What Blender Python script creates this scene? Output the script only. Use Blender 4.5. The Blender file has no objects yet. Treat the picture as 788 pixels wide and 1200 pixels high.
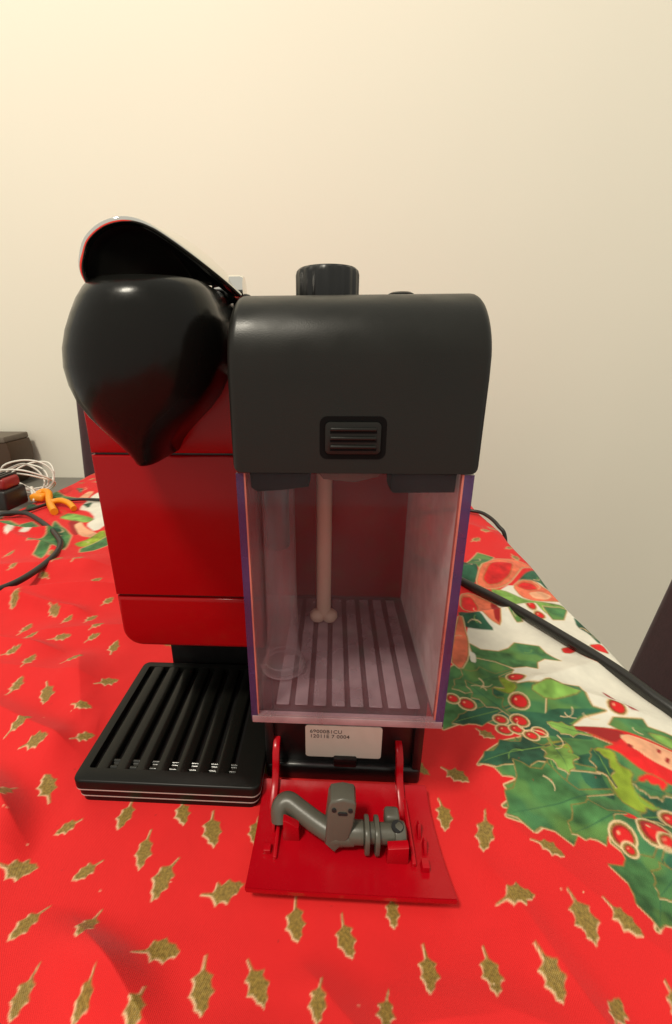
import bpy, bmesh, math, random
import numpy as np
from mathutils import Vector, Matrix
random.seed(7)
scene = bpy.context.scene
MM = 0.001

# ------------------------------------------------------------------ camera
def camera():
    cd = bpy.data.cameras.new('camera'); co = bpy.data.objects.new('camera', cd)
    scene.collection.objects.link(co)
    pitch, yaw, roll = math.radians(19.478), math.radians(-2.925), math.radians(0.241)
    cy, sy = math.cos(yaw), math.sin(yaw)
    f = Vector((sy*math.cos(pitch), cy*math.cos(pitch), -math.sin(pitch)))
    r = Vector((cy, -sy, 0)); d = f.cross(r)
    c, s = math.cos(roll), math.sin(roll)
    right, down = c*r + s*d, -s*r + c*d
    m = Matrix((right, -down, -f)).transposed().to_4x4()
    m.translation = Vector((122.37, -141.0, 202.7))*MM
    co.matrix_world = m
    cd.sensor_fit = 'VERTICAL'; cd.sensor_height = 36; cd.sensor_width = 36
    cd.lens = 36*497.8/1200
    cd.shift_x, cd.shift_y = 0.0234, -0.0027
    cd.clip_start, cd.clip_end = 0.005, 50
    scene.camera = co
camera()

# ------------------------------------------------------------------ light
world = bpy.data.worlds.new('World'); scene.world = world; world.use_nodes = True
bg = world.node_tree.nodes['Background']
bg.inputs[0].default_value = (1.0, 0.965, 0.84, 1); bg.inputs[1].default_value = 0.64
def lamp(name, loc, power, radius, col):
    l = bpy.data.lights.new(name, 'POINT'); l.shadow_soft_size = radius; l.energy = power; l.color = col
    o = bpy.data.objects.new(name, l); scene.collection.objects.link(o)
    o.location = Vector(loc)*MM
    return o
lamp('ceiling_lamp', (-600, -800, 2250), 165, 0.19, (1.0, 0.925, 0.77))
scene.view_settings.view_transform = 'Standard'; scene.view_settings.look = 'None'
scene.view_settings.exposure = 0.0; scene.view_settings.gamma = 1.0
scene.view_settings.use_curve_mapping = False
scene.render.engine = 'CYCLES'
scene.cycles.transparent_max_bounces = 32
scene.cycles.max_bounces = 10

# ------------------------------------------------------------------ materials
def mat(name, col, rough=0.5, metal=0.0, spec=0.5, coat=0.0, bump=0.0, bscale=400.0, var=0.0, vscale=30.0, sheen=0.0, rvar=0.0):
    m = bpy.data.materials.new(name); m.use_nodes = True
    nt = m.node_tree; p = nt.nodes['Principled BSDF']
    p.inputs['Base Color'].default_value = (*col, 1); p.inputs['Roughness'].default_value = rough
    p.inputs['Metallic'].default_value = metal; p.inputs['Specular IOR Level'].default_value = spec
    p.inputs['Coat Weight'].default_value = coat; p.inputs['Coat Roughness'].default_value = 0.05
    if sheen: p.inputs['Sheen Weight'].default_value = sheen
    tc = nt.nodes.new('ShaderNodeTexCoord')
    if var or rvar:
        n = nt.nodes.new('ShaderNodeTexNoise'); n.inputs['Scale'].default_value = vscale; n.inputs['Detail'].default_value = 6
        nt.links.new(tc.outputs['Object'], n.inputs['Vector'])
        if var:
            mr = nt.nodes.new('ShaderNodeMapRange'); mr.inputs[3].default_value = 1-var; mr.inputs[4].default_value = 1+var
            nt.links.new(n.outputs['Fac'], mr.inputs[0])
            mx = nt.nodes.new('ShaderNodeMix'); mx.data_type = 'RGBA'; mx.blend_type = 'MULTIPLY'; mx.inputs[0].default_value = 1
            mx.inputs[6].default_value = (*col, 1); nt.links.new(mr.outputs[0], mx.inputs[7]); nt.links.new(mx.outputs[2], p.inputs['Base Color'])
        if rvar:
            mr2 = nt.nodes.new('ShaderNodeMapRange'); mr2.inputs[1].default_value = .3; mr2.inputs[2].default_value = .7
            mr2.inputs[3].default_value = rough*(1-rvar); mr2.inputs[4].default_value = rough*(1+rvar)
            nt.links.new(n.outputs['Fac'], mr2.inputs[0]); nt.links.new(mr2.outputs[0], p.inputs['Roughness'])
    if bump:
        n2 = nt.nodes.new('ShaderNodeTexNoise'); n2.inputs['Scale'].default_value = bscale; n2.inputs['Detail'].default_value = 3
        nt.links.new(tc.outputs['Object'], n2.inputs['Vector'])
        b = nt.nodes.new('ShaderNodeBump'); b.inputs['Strength'].default_value = bump; b.inputs['Distance'].default_value = 0.0005
        nt.links.new(n2.outputs['Fac'], b.inputs['Height']); nt.links.new(b.outputs[0], p.inputs['Normal'])
    return m
def clear_mat(name, tint, haze, haze_col, rough=0.04, ior=1.30):
    """thin clear plastic: sees through, mirrors at grazing angles, a little milky film"""
    m = bpy.data.materials.new(name); m.use_nodes = True; nt = m.node_tree
    for n in list(nt.nodes): nt.nodes.remove(n)
    out = nt.nodes.new('ShaderNodeOutputMaterial')
    tr = nt.nodes.new('ShaderNodeBsdfTransparent'); tr.inputs[0].default_value = (*tint, 1)
    di = nt.nodes.new('ShaderNodeBsdfDiffuse'); di.inputs[0].default_value = (*haze_col, 1)
    gl = nt.nodes.new('ShaderNodeBsdfGlossy'); gl.inputs['Roughness'].default_value = rough
    fr = nt.nodes.new('ShaderNodeFresnel')
    ge = nt.nodes.new('ShaderNodeNewGeometry'); im = nt.nodes.new('ShaderNodeMix'); im.data_type = 'FLOAT'
    im.inputs[2].default_value = ior; im.inputs[3].default_value = 1/ior      # same mirror strength on both faces of the sheet
    nt.links.new(ge.outputs['Backfacing'], im.inputs[0]); nt.links.new(im.outputs[0], fr.inputs[0])
    m1 = nt.nodes.new('ShaderNodeMixShader'); m2 = nt.nodes.new('ShaderNodeMixShader')
    tc = nt.nodes.new('ShaderNodeTexCoord')
    nz = nt.nodes.new('ShaderNodeTexNoise'); nz.inputs['Scale'].default_value = 45; nz.inputs['Detail'].default_value = 7
    mr = nt.nodes.new('ShaderNodeMapRange'); mr.inputs[1].default_value = .35; mr.inputs[2].default_value = .75
    mr.inputs[3].default_value = haze*.6; mr.inputs[4].default_value = haze*1.5
    nt.links.new(tc.outputs['Object'], nz.inputs['Vector']); nt.links.new(nz.outputs['Fac'], mr.inputs[0])
    nt.links.new(mr.outputs[0], m1.inputs[0]); nt.links.new(tr.outputs[0], m1.inputs[1]); nt.links.new(di.outputs[0], m1.inputs[2])
    nt.links.new(fr.outputs[0], m2.inputs[0]); nt.links.new(m1.outputs[0], m2.inputs[1]); nt.links.new(gl.outputs[0], m2.inputs[2])
    nt.links.new(m2.outputs[0], out.inputs[0])
    return m
M = {}
M['red'] = mat('red_gloss_plastic', (0.31, 0.002, 0.004), 0.17, spec=0.22, bump=0.03, bscale=90, rvar=0.25, vscale=60)
M['door_red'] = mat('red_moulded_plastic', (0.43, 0.002, 0.008), 0.24, spec=.28, rvar=0.35, vscale=120, bump=.04, bscale=300)
M['head'] = mat('black_gloss_plastic', (0.008, 0.008, 0.007), 0.21, spec=.19, rvar=0.25, vscale=200, bump=0.05, bscale=500)
M['lid'] = mat('charcoal_satin_plastic', (0.012, 0.012, 0.010), 0.36, spec=.26, bump=0.07, bscale=2500, rvar=0.25, vscale=70, var=.12)
M['liner'] = mat('matt_black_liner', (0.003, 0.003, 0.003), 0.6, spec=.1)
M['black'] = mat('black_plastic', (0.006, 0.006, 0.006), 0.35, rvar=.2, vscale=150)
M['tray'] = mat('black_tray_plastic', (0.007, 0.007, 0.006), 0.34, spec=.2)
M['slat'] = mat('black_slat_plastic', (0.006, 0.006, 0.005), 0.26, spec=.22)
M['groove'] = mat('glossy_black_groove', (0.012, 0.012, 0.010), 0.12)
M['pit'] = mat('black_pit', (0.003, 0.003, 0.003), 0.5)
M['chrome'] = mat('chrome', (0.82, 0.80, 0.76), 0.08, metal=1.0)
M['silver'] = mat('silver_line', (0.50, 0.49, 0.45), 0.3)
M['clear'] = clear_mat('clear_plastic', (0.95, 0.92, 0.94), 0.014, (0.60, 0.52, 0.54), ior=1.2)
M['clear_side'] = clear_mat('clear_plastic_wall', (0.88, 0.84, 0.86), 0.18, (0.62, 0.54, 0.53), 0.08, ior=1.25)
M['frosted_side'] = clear_mat('cloudy_plastic_wall', (0.86, 0.82, 0.84), 0.62, (0.86, 0.82, 0.78), 0.12)
M['clear_floor'] = clear_mat('clear_plastic_floor', (0.80, 0.74, 0.78), 0.14, (0.55, 0.40, 0.42), 0.06)
M['rib'] = clear_mat('frosted_plastic_rib', (0.8, 0.72, 0.75), 0.36, (0.62, 0.50, 0.52), 0.15)
M['edge'] = clear_mat('violet_tinted_edge', (0.35, 0.24, 0.50), 0.55, (0.09, 0.05, 0.15), 0.1)
M['edge_refraction'] = clear_mat('pink_refraction_tint', (0.95, 0.6, 0.6), 0.6, (0.75, 0.26, 0.20), 0.1)  # red panel's refraction at the tank corners, put in as colour
M['edge_pale'] = clear_mat('pale_plastic_edge', (0.8, 0.7, 0.74), 0.55, (0.55, 0.38, 0.40), 0.1)
M['tube'] = clear_mat('clear_tube_plastic', (0.93, 0.90, 0.91), 0.10, (0.80, 0.76, 0.76), 0.05, ior=1.42)
M['straw'] = mat('milky_silicone', (0.62, 0.46, 0.34), 0.4, var=.1, vscale=60)
M['straw'].node_tree.nodes['Principled BSDF'].inputs['Transmission Weight'].default_value = 0.15
M['dark_rod'] = mat('dark_grey_rubber', (0.03, 0.028, 0.027), 0.5)
M['grey'] = mat('grey_nylon', (0.092, 0.088, 0.068), 0.36, bump=.08, bscale=1200, var=.1, vscale=150)
M['hole'] = mat('dark_hole', (0.01, 0.01, 0.01), 0.8)
M['sticker'] = mat('white_sticker_paper', (0.72, 0.66, 0.56), 0.55, var=.05, vscale=80)
M['ink'] = mat('grey_print', (0.10, 0.085, 0.075), 0.7)
M['cord'] = mat('black_rubber_cord', (0.016, 0.016, 0.014), 0.42, bump=.1, bscale=700)
M['white_cable'] = mat('white_cable_plastic', (0.78, 0.75, 0.68), 0.35)
M['orange'] = mat('orange_plastic', (0.90, 0.33, 0.012), 0.4, var=.08)
M['brown'] = mat('brown_wood', (0.060, 0.026, 0.008), 0.4, var=.3, vscale=12)
M['brown_top'] = mat('grey_brown_top', (0.16, 0.13, 0.10), 0.6, var=.2)
M['ledge'] = mat('grey_ledge_paint', (0.20, 0.19, 0.165), 0.5, var=.06)
M['chair'] = mat('plum_velvet_upholstery', (0.040, 0.011, 0.015), 0.85, sheen=.15, bump=.5, bscale=260, var=.35, vscale=120)
M['chair_leg'] = mat('dark_wood_leg', (0.03, 0.015, 0.008), 0.4, var=.2)
M['adapter_black'] = mat('adapter_black', (0.015, 0.013, 0.012), 0.4)
M['adapter_red'] = mat('adapter_red', (0.30, 0.02, 0.02), 0.35)
M['table'] = mat('brown_table_wood', (0.16, 0.075, 0.03), 0.4, var=.2, vscale=10)
M['wall'] = mat('cream_wall_paint', (0.86, 0.82, 0.705), 0.75, bump=.12, bscale=160, var=.025, vscale=2.2)
M['floor'] = mat('beige_floor', (0.35, 0.29, 0.22), 0.6, var=.1, vscale=3)

# ------------------------------------------------------------------ helpers (all lengths in millimetres)
col = scene.collection
def link(name, me, m, parent=None, smooth=40):
    o = bpy.data.objects.new(name, me); col.objects.link(o)
    if m is not None and len(me.materials) == 0: me.materials.append(M[m] if isinstance(m, str) else m)
    if smooth:
        me.shade_smooth(); me.set_sharp_from_angle(angle=math.radians(smooth))
    if parent is not None: o.parent = parent
    return o
def obj(name, bm, m, parent=None, smooth=40):
    bmesh.ops.recalc_face_normals(bm, faces=bm.faces)
    for v in bm.verts: v.co *= MM
    me = bpy.data.meshes.new(name); bm.to_mesh(me); bm.free()
    return link(name, me, m, parent, smooth)
def thing(name, label, cat, group=None):
    o = bpy.data.objects.new(name, None); col.objects.link(o); o.empty_display_size = 0.02
    return tag(o, label, cat, group)
def tag(o, label, cat, group=None):
    o['label'] = label; o['category'] = cat
    if group: o['group'] = group
    return o
def struct(o): o['kind'] = 'structure'; return o
def rbox(x0, x1, y0, y1, z0, z1, r=0.0, seg=2, bm=None, edges=None):
    nb = bmesh.new()
    bmesh.ops.create_cube(nb, size=1)
    for v in nb.verts:
        v.co = Vector(((x0+x1)/2 + v.co.x*(x1-x0), (y0+y1)/2 + v.co.y*(y1-y0), (z0+z1)/2 + v.co.z*(z1-z0)))
    if r > 0:
        es = [e for e in nb.edges if edges is None or edges(e.verts[0].co, e.verts[1].co)]
        bmesh.ops.bevel(nb, geom=es, offset=r, segments=seg, profile=.5, affect='EDGES')
    return merge(bm, nb)
def merge(bm, nb):
    if bm is None: return nb
    me = bpy.data.meshes.new('tmp'); nb.to_mesh(me); nb.free(); bm.from_mesh(me); bpy.data.meshes.remove(me)
    return bm
def prism(prof, axis, a, b, r=0.0, seg=2, bm=None):
    """closed 2D profile extruded along axis ('x': prof=(y,z), 'y': prof=(x,z), 'z': prof=(x,y))"""
    nb = bmesh.new()
    def P(p, t):
        return {'x': (t, p[0], p[1]), 'y': (p[0], t, p[1]), 'z': (p[0], p[1], t)}[axis]
    A = [nb.verts.new(P(p, a)) for p in prof]; B = [nb.verts.new(P(p, b)) for p in prof]
    n = len(prof)
    fa = nb.faces.new(A); fb = nb.faces.new(B[::-1])
    for i in range(n): nb.faces.new((A[i], A[(i+1) % n], B[(i+1) % n], B[i]))
    bmesh.ops.recalc_face_normals(nb, faces=nb.faces)
    if r > 0:
        es = list(set(fa.edges) | set(fb.edges))
        bmesh.ops.bevel(nb, geom=es, offset=r, segments=seg, profile=.5, affect='EDGES')
    return merge(bm, nb)
def arc(cx, cy, r, a0, a1, n):
    return [(cx + r*math.cos(math.radians(a0+(a1-a0)*i/n)), cy + r*math.sin(math.radians(a0+(a1-a0)*i/n))) for i in range(n+1)]
def rrect(x0, x1, y0, y1, r, n=5):
    return arc(x1-r, y0+r, r, -90, 0, n) + arc(x1-r, y1-r, r, 0, 90, n) + arc(x0+r, y1-r, r, 90, 180, n) + arc(x0+r, y0+r, r, 180, 270, n)
def lathe(prof, c, axis='z', n=32, bm=None, cap=True):
    """prof: (radius, height) pairs"""
    nb = bmesh.new(); rings = []
    for r, h in prof:
        ring = []
        for i in range(n):
            t = 2*math.pi*i/n; a, b = r*math.cos(t), r*math.sin(t)
            p = {'z': (a, b, h), 'x': (h, a, b), 'y': (a, h, b)}[axis]
            ring.append(nb.verts.new(Vector(p)+Vector(c)))
        rings.append(ring)
    for A, B in zip(rings, rings[1:]):
        for i in range(n): nb.faces.new((A[i], A[(i+1) % n], B[(i+1) % n], B[i]))
    if cap: nb.faces.new(rings[0][::-1]); nb.faces.new(rings[-1])
    return merge(bm, nb)
def spline(pts, k=8):
    P = [Vector(p) for p in pts]; out = []
    for i in range(len(P)-1):
        p0, p1, p2, p3 = P[max(i-1, 0)], P[i], P[i+1], P[min(i+2, len(P)-1)]
        for j in range(k):
            t = j/k
            out.append(.5*((2*p1) + (p2-p0)*t + (2*p0-5*p1+4*p2-p3)*t*t + (3*p1-p0-3*p2+p3)*t**3))
    return out + [P[-1]]
def tube(pts, r, n=12, bm=None, k=8, radii=None):
    """swept round tube through the points"""
    path = spline(pts, k) if k > 1 else [Vector(p) for p in pts]
    nb = bmesh.new(); rings = []; up = Vector((0, 0, 1)); prev = None
    for i, p in enumerate(path):
        t = (path[min(i+1, len(path)-1)] - path[max(i-1, 0)]).normalized()
        if prev is None:
            s = t.cross(up); s = t.cross(Vector((1, 0, 0))) if s.length < .1 else s
        else: s = prev - t*prev.dot(t)
        s.normalize(); prev = s.copy(); u = s.cross(t)
        rr = r if radii is None else radii[0] + (radii[1]-radii[0])*i/(len(path)-1)
        rings.append([nb.verts.new(p + rr*(s*math.cos(2*math.pi*j/n) + u*math.sin(2*math.pi*j/n))) for j in range(n)])
    for A, B in zip(rings, rings[1:]):
        for i in range(n): nb.faces.new((A[i], A[(i+1) % n], B[(i+1) % n], B[i]))
    nb.faces.new(rings[0][::-1]); nb.faces.new(rings[-1])
    return merge(bm, nb)

# ------------------------------------------------------------------ setting: wall, floor
struct(obj('wall', rbox(-2600, 2600, 900, 1000, -750, 1700), 'wall', smooth=0))
struct(obj('floor', rbox(-2600, 2600, -1500, 899, -800, -750), 'floor', smooth=0))

# ------------------------------------------------------------------ table and its printed cloth
XL, XR, YN, YF = -330.0, 327.0, -460.0, 625.0
tb = thing('table', 'long narrow table hidden beneath the red holly print tablecloth', 'table')
obj('table_top', rbox(XL+4, XR-4, YN+4, YF-4, -32, -2.0, 5), 'table', tb)
for x in (XL+25, XR-70):
    for y in (YN+25, 8):
        obj('leg', rbox(x, x+45, y, y+45, -750, -32, 2), 'table', tb)
GOLD_LEAVES = [
(-28.9,1.6,-30.9,-10.0),(-11.3,-2.2,-23.3,12.7),(7.3,-7.4,-1.1,-14.3),(-16.2,-29.0,0.2,-27.9),(26.2,-23.8,17.5,-31.5),(13.7,-40.7,5.7,-52.0),(34.7,-40.8,33.0,-52.2),(21.6,-57.8,20.7,-71.5),(45.1,-62.1,42.0,-71.2),(27.2,3.8,26.7,-11.1),(41.6,-10.4,43.1,-26.6),(58.5,-21.3,53.0,-37.2),(72.0,-34.0,88.4,-29.7),(53.5,-54.5,69.5,-52.1),(79.4,-52.5,82.7,-68.3),(62.5,-66.6,61.8,-72.6),(67.8,-0.6,72.5,-16.5),(51.5,4.9,56.2,-7.8),(89.7,-2.0,90.0,-14.6),(94.3,-53.0,102.4,-65.4),(110.1,-32.7,112.2,-46.9),(128.1,-37.4,131.8,-50.9),(147.8,-29.5,147.9,-41.2),(157.6,-45.5,156.9,-60.6),(121.0,-58.1,119.7,-69.8),(143.1,-60.1,141.1,-70.6),(209.8,-10.7,221.2,-17.2),(188.1,-33.0,203.5,-30.6),(216.4,-28.3,218.7,-44.9),(228.3,-31.0,235.9,-42.7),(196.7,-45.5,199.1,-60.9),(179.2,-45.2,178.7,-59.8),(211.7,-66.3,218.5,-58.1),(235.7,-55.6,235.4,-62.8),(194.9,2.2,189.3,-14.1),(175.9,10.7,175.5,-4.8),(181.1,27.6,192.1,16.8),(206.4,51.0,213.7,42.7),(-190.7,212.2,-188.0,222.8),(-148.9,173.9,-144.3,152.8),(-139.9,194.9,-116.7,183.9),(-116.7,160.4,-99.4,143.8),(-91.1,136.0,-89.0,147.8),(-73.3,138.0,-71.2,152.3),(-108.2,204.2,-99.5,214.4),(-74.9,166.2,-69.9,177.3),(-62.6,126.3,-55.8,135.3),(-87.8,114.8,-73.4,120.6),(-118.8,123.8,-118.7,139.4),(-109.1,115.9,-100.9,122.5),(-107.9,94.1,-97.8,101.8),(-83.5,81.6,-83.7,95.2),(-59.4,86.0,-49.0,95.0),(-34.5,102.8,-37.8,121.1),(-29.3,72.3,-18.4,81.3),(-79.1,60.6,-78.5,74.7),(-60.2,72.4,-51.2,53.6),(-33.9,55.1,-21.2,54.4),(-57.4,30.2,-48.1,41.1),(-44.8,24.3,-30.4,28.7),(-18.6,30.9,-11.3,36.3),(-59.6,116.1,-53.7,123.5),(-227.6,251.6,-223.6,264.3),(-154.8,226.0,-155.4,242.7),(-135.9,226.8,-135.9,245.5),(-146.1,205.8,-158.1,213.6),(319.0,371.1,323.7,357.1),(283.3,319.2,295.5,327.1),(315.7,301.9,326.0,309.2),(-201.5,180.2,-197.1,190.9),(-149.8,110.1,-146.3,120.5),(-102.6,54.7,-100.3,65.4),(-65.0,13.2,-58.6,21.0),
]
PRINT_SHAPES = [
('cream',[(226.1,142.3),(244.5,169.8),(282.4,216.1),(302.2,217.0),(332.7,241.3),(341.7,218.7),(345.0,176.7),(344.3,132.1),(355.0,97.4),(329.0,44.3),(313.7,47.9),(297.8,55.2),(292.9,55.0),(280.6,46.4),(272.8,48.8),(252.2,45.1),(254.8,71.0),(236.6,77.1),(211.5,90.9)]),
('green',[(281.8,289.5),(294.1,277.4),(266.4,240.3),(260.8,258.3)]),
('dark_green',[(257.4,267.8),(263.5,252.8),(265.9,238.5),(255.4,215.0),(241.1,214.4)]),
('orange',[(258.0,218.2),(268.1,240.3),(292.7,273.3),(315.2,274.2),(326.4,259.1),(313.7,253.0),(302.8,238.3),(287.5,219.5),(273.6,211.1),(263.1,212.2)]),
('red',[(265.7,225.0),(278.3,246.1),(294.7,261.6),(304.9,254.5),(293.4,232.8),(278.8,219.1),(268.6,217.1)]),
('dark_green',[(296.8,223.1),(312.6,242.2),(330.7,257.4),(332.6,246.6),(329.9,215.1),(321.2,216.2),(320.0,227.3),(310.8,230.2)]),
('orange',[(290.5,214.9),(303.6,228.3),(316.6,228.8),(319.7,216.2),(330.2,203.1),(334.1,193.4),(319.9,194.2),(300.6,191.9),(291.6,198.6)]),
('red',[(294.3,216.6),(303.1,225.0),(312.1,223.7),(312.7,214.3),(301.9,210.8)]),
('peach',[(301.6,206.3),(313.7,209.8),(319.5,202.7),(312.3,196.6),(302.4,197.6)]),
('light_green',[(266.8,209.3),(278.7,208.3),(290.4,195.7),(300.0,190.5),(318.7,188.6),(323.3,183.5),(308.1,165.2),(301.1,172.3),(294.7,184.9),(275.7,184.1)]),
('green',[(301.8,179.9),(317.5,183.2),(322.0,180.8),(311.6,165.4),(303.3,165.0)]),
('dark_green',[(322.5,170.7),(326.9,163.7),(329.9,154.6),(327.7,139.4),(322.8,135.1),(322.2,147.6),(317.7,156.3)]),
('orange',[(238.5,199.2),(247.8,202.5),(260.4,190.2),(264.9,182.3),(257.5,153.7),(250.9,158.0),(244.0,166.1),(232.8,178.2)]),
('red',[(238.5,196.3),(246.8,196.6),(247.7,180.2),(243.0,169.7),(233.1,176.9)]),
('dark_red',[(260.7,188.8),(264.9,182.3),(257.6,156.0),(253.8,160.5)]),
('dark_green',[(228.8,171.6),(242.9,164.8),(251.0,146.7),(239.0,146.1),(226.4,147.8),(225.5,159.2)]),
('green',[(267.6,179.7),(275.5,176.2),(277.3,161.5),(272.7,160.1)]),
('green',[(205.1,102.9),(221.4,115.2),(238.7,113.2),(245.7,100.6),(239.7,92.2),(241.1,83.1),(255.1,80.8),(261.9,84.0),(269.8,80.7),(279.2,82.6),(278.2,65.4),(284.1,64.4),(269.4,60.0),(257.6,52.2),(274.7,36.5),(291.5,18.3),(298.9,6.3),(261.2,-41.2),(251.6,-35.8),(246.1,-37.0),(242.2,-40.5),(246.3,-35.8),(245.0,-34.0),(246.6,-27.7),(246.1,-23.4),(250.9,-20.1),(250.4,-14.5),(245.5,-9.0),(248.1,-2.9),(246.8,1.5),(241.3,-0.3),(234.0,-5.4),(235.8,-0.5),(231.6,0.0),(235.1,4.1),(228.0,-0.1),(221.5,-1.9),(213.6,-7.1),(210.3,-3.2),(203.4,-1.3),(208.1,2.8),(203.6,3.4),(209.9,7.7),(208.1,13.5),(217.7,17.1),(226.1,22.0),(232.3,29.5),(226.5,30.2),(217.6,25.4),(209.1,28.4),(199.6,26.0),(206.4,33.3),(217.9,40.2),(230.9,44.1),(209.9,59.1),(188.1,51.4),(189.5,68.0)]),
('green',[(259.8,132.3),(275.8,129.0),(276.8,120.5),(281.3,109.8),(272.2,113.0),(264.9,108.2),(261.1,99.6),(256.0,103.5),(247.3,103.1),(237.8,110.5),(224.2,114.4),(225.4,128.8),(231.4,122.2),(243.8,120.9),(252.7,125.1)]),
('orange',[(224.5,158.0),(227.3,155.8),(225.3,132.8),(219.7,113.3),(211.6,101.5),(206.9,110.0)]),
('cream',[(223.1,120.9),(226.3,117.3),(224.0,108.1),(220.4,109.7)]),
('green',[(258.7,79.5),(279.2,82.6),(278.4,74.1),(279.3,67.4),(285.1,64.5),(271.0,61.3),(259.2,53.4),(248.8,57.8)]),
('dark_green',[(255.5,67.0),(276.9,66.7),(283.6,64.4),(270.4,61.9),(259.4,54.6),(244.4,58.8)]),
('dark_green',[(209.1,92.4),(220.0,91.3),(228.0,82.5),(231.8,75.4),(223.8,77.9),(215.8,84.9)]),
('dark_green',[(211.4,77.4),(221.2,75.0),(213.5,70.4)]),
('dark_green',[(208.5,61.0),(231.8,64.6),(251.1,62.9),(258.7,58.2),(268.6,41.5),(247.5,44.9),(230.9,49.8),(221.3,57.8)]),
('yellow_green',[(220.0,91.3),(234.6,93.6),(238.5,90.6),(240.2,80.8),(235.0,75.6),(227.4,84.0)]),
('light_green',[(246.9,79.0),(260.4,83.2),(269.5,80.0),(277.9,76.1),(255.4,72.4)]),
('green',[(281.3,53.9),(287.1,59.6),(297.5,60.0),(304.0,60.3),(303.6,55.5),(311.3,52.9),(318.4,48.1),(310.3,37.1),(297.0,45.5),(285.5,48.3)]),
('light_green',[(300.4,50.7),(309.7,50.0),(315.1,43.6),(311.0,38.2),(301.9,44.1)]),
('red',[(257.3,53.4),(280.5,50.9),(289.5,47.4),(309.9,36.6),(296.5,18.5),(290.9,19.2),(280.8,25.0),(271.3,35.3),(267.7,36.7),(274.9,39.1),(268.6,46.4)]),
('dark_red',[(257.3,53.4),(274.5,51.8),(283.9,48.8),(284.7,45.5),(274.8,39.6),(267.4,47.5)]),
('peach',[(281.4,45.3),(287.5,45.6),(308.7,35.0),(301.0,24.6),(287.4,31.1),(282.3,37.4)]),
('dark_red',[(296.0,38.0),(297.5,37.0),(295.2,34.4),(293.7,35.3)]),
('dark_red',[(297.7,33.5),(299.2,32.6),(296.1,29.5),(295.0,30.9)]),
('dark_red',[(282.1,40.0),(283.5,37.9),(281.6,36.3),(280.3,37.8)]),
('red',[(275.7,21.6),(282.8,24.2),(289.4,20.0),(284.4,16.2),(275.3,15.4)]),
('dark_green',[(271.0,14.3),(283.8,14.9),(296.5,18.5),(282.6,-0.2),(279.1,5.3),(276.9,10.0)]),
('yellow_green',[(263.1,36.5),(270.7,34.3),(269.2,27.3),(274.9,24.3),(271.4,20.0),(271.0,14.3),(276.3,9.2),(273.9,5.1),(267.2,6.0),(261.3,10.9),(261.0,21.3),(260.5,29.3)]),
('yellow_green',[(235.1,33.6),(240.7,40.2),(248.7,41.6),(250.8,38.5),(249.4,32.3),(244.3,29.1),(242.1,22.8),(233.7,24.7)]),
('dark_green',[(250.2,30.3),(259.3,32.7),(258.0,21.2),(259.6,10.0),(252.1,12.2),(247.4,18.4)]),
('dark_green',[(221.3,8.2),(228.6,13.6),(237.6,15.3),(244.3,12.7),(236.1,12.3),(228.2,11.1)]),
('dark_green',[(214.0,32.1),(225.7,36.8),(237.0,37.9),(233.3,33.5),(220.4,30.4)]),
('dark_green',[(264.6,-13.2),(275.8,-9.3),(261.7,-28.3),(259.9,-22.7)]),
('red',[(255.3,4.2),(261.7,3.4),(263.3,0.0),(256.8,0.5)]),
('red',[(300.3,130.1),(311.3,134.6),(314.2,113.9),(316.2,103.7),(305.9,107.5),(301.9,117.0)]),
('red',[(291.8,127.8),(299.1,130.1),(300.9,125.3),(294.6,121.3),(290.2,122.0)]),
('red',[(314.6,133.7),(325.3,135.2),(323.3,123.5),(316.9,127.0)]),
('dark_red',[(293.0,81.8),(295.5,79.8),(297.5,73.6),(293.6,74.8)]),
('dark_red',[(298.9,71.0),(302.5,67.8),(305.8,65.4),(300.2,65.8)]),
('green',[(-341.9,492.6),(-325.4,497.8),(-296.5,471.8),(-271.4,464.1),(-273.8,443.5),(-295.6,446.7)]),
('dark_green',[(-305.8,517.8),(-288.7,513.5),(-278.5,485.8)]),
('cream',[(-240.9,414.2),(-255.2,486.6),(-240.7,496.3),(-170.0,372.9),(-171.0,331.7),(-195.3,353.6),(-198.0,381.5),(-222.2,407.8)]),
('peach',[(-267.7,460.1),(-271.2,495.2),(-262.8,495.5),(-252.5,452.4)]),
('dark_green',[(-248.7,436.5),(-235.2,444.9),(-228.2,418.4)]),
('light_green',[(-246.8,379.5),(-244.8,399.8),(-196.3,378.3),(-198.0,362.5),(-229.5,370.6)]),
('green',[(-330.2,363.5),(-308.5,367.5),(-284.0,350.0),(-273.3,362.6),(-243.5,337.2),(-250.3,323.1),(-280.6,330.1),(-294.8,318.7)]),
('dark_green',[(-338.2,441.0),(-313.7,434.1),(-297.6,404.8),(-317.2,411.3)]),
('cream',[(-257.2,294.8),(-261.1,320.0),(-256.9,320.2),(-247.8,290.3)]),
('cream',[(-244.6,300.2),(-245.8,326.0),(-237.6,323.6),(-237.9,305.4)]),
('dark_red',[(-227.6,367.5),(-209.4,368.2),(-182.2,328.6),(-190.8,317.6)]),
('peach',[(-209.7,353.0),(-208.8,365.2),(-192.6,344.9),(-166.0,326.5),(-161.1,313.6),(-181.5,318.0)]),
('green',[(-242.7,363.8),(-212.6,335.6),(-192.9,317.5),(-179.5,288.4),(-168.7,264.4),(-184.4,272.4),(-175.2,238.1),(-192.3,251.0),(-197.2,274.1),(-216.5,277.7),(-217.7,311.3)]),
('dark_green',[(-235.9,354.9),(-209.7,327.5),(-186.3,292.9),(-188.4,283.4),(-213.7,316.6)]),
('yellow_green',[(-174.4,293.3),(-166.5,308.3),(-164.6,340.3),(-146.7,314.2),(-152.6,294.2),(-162.2,284.5)]),
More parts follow.
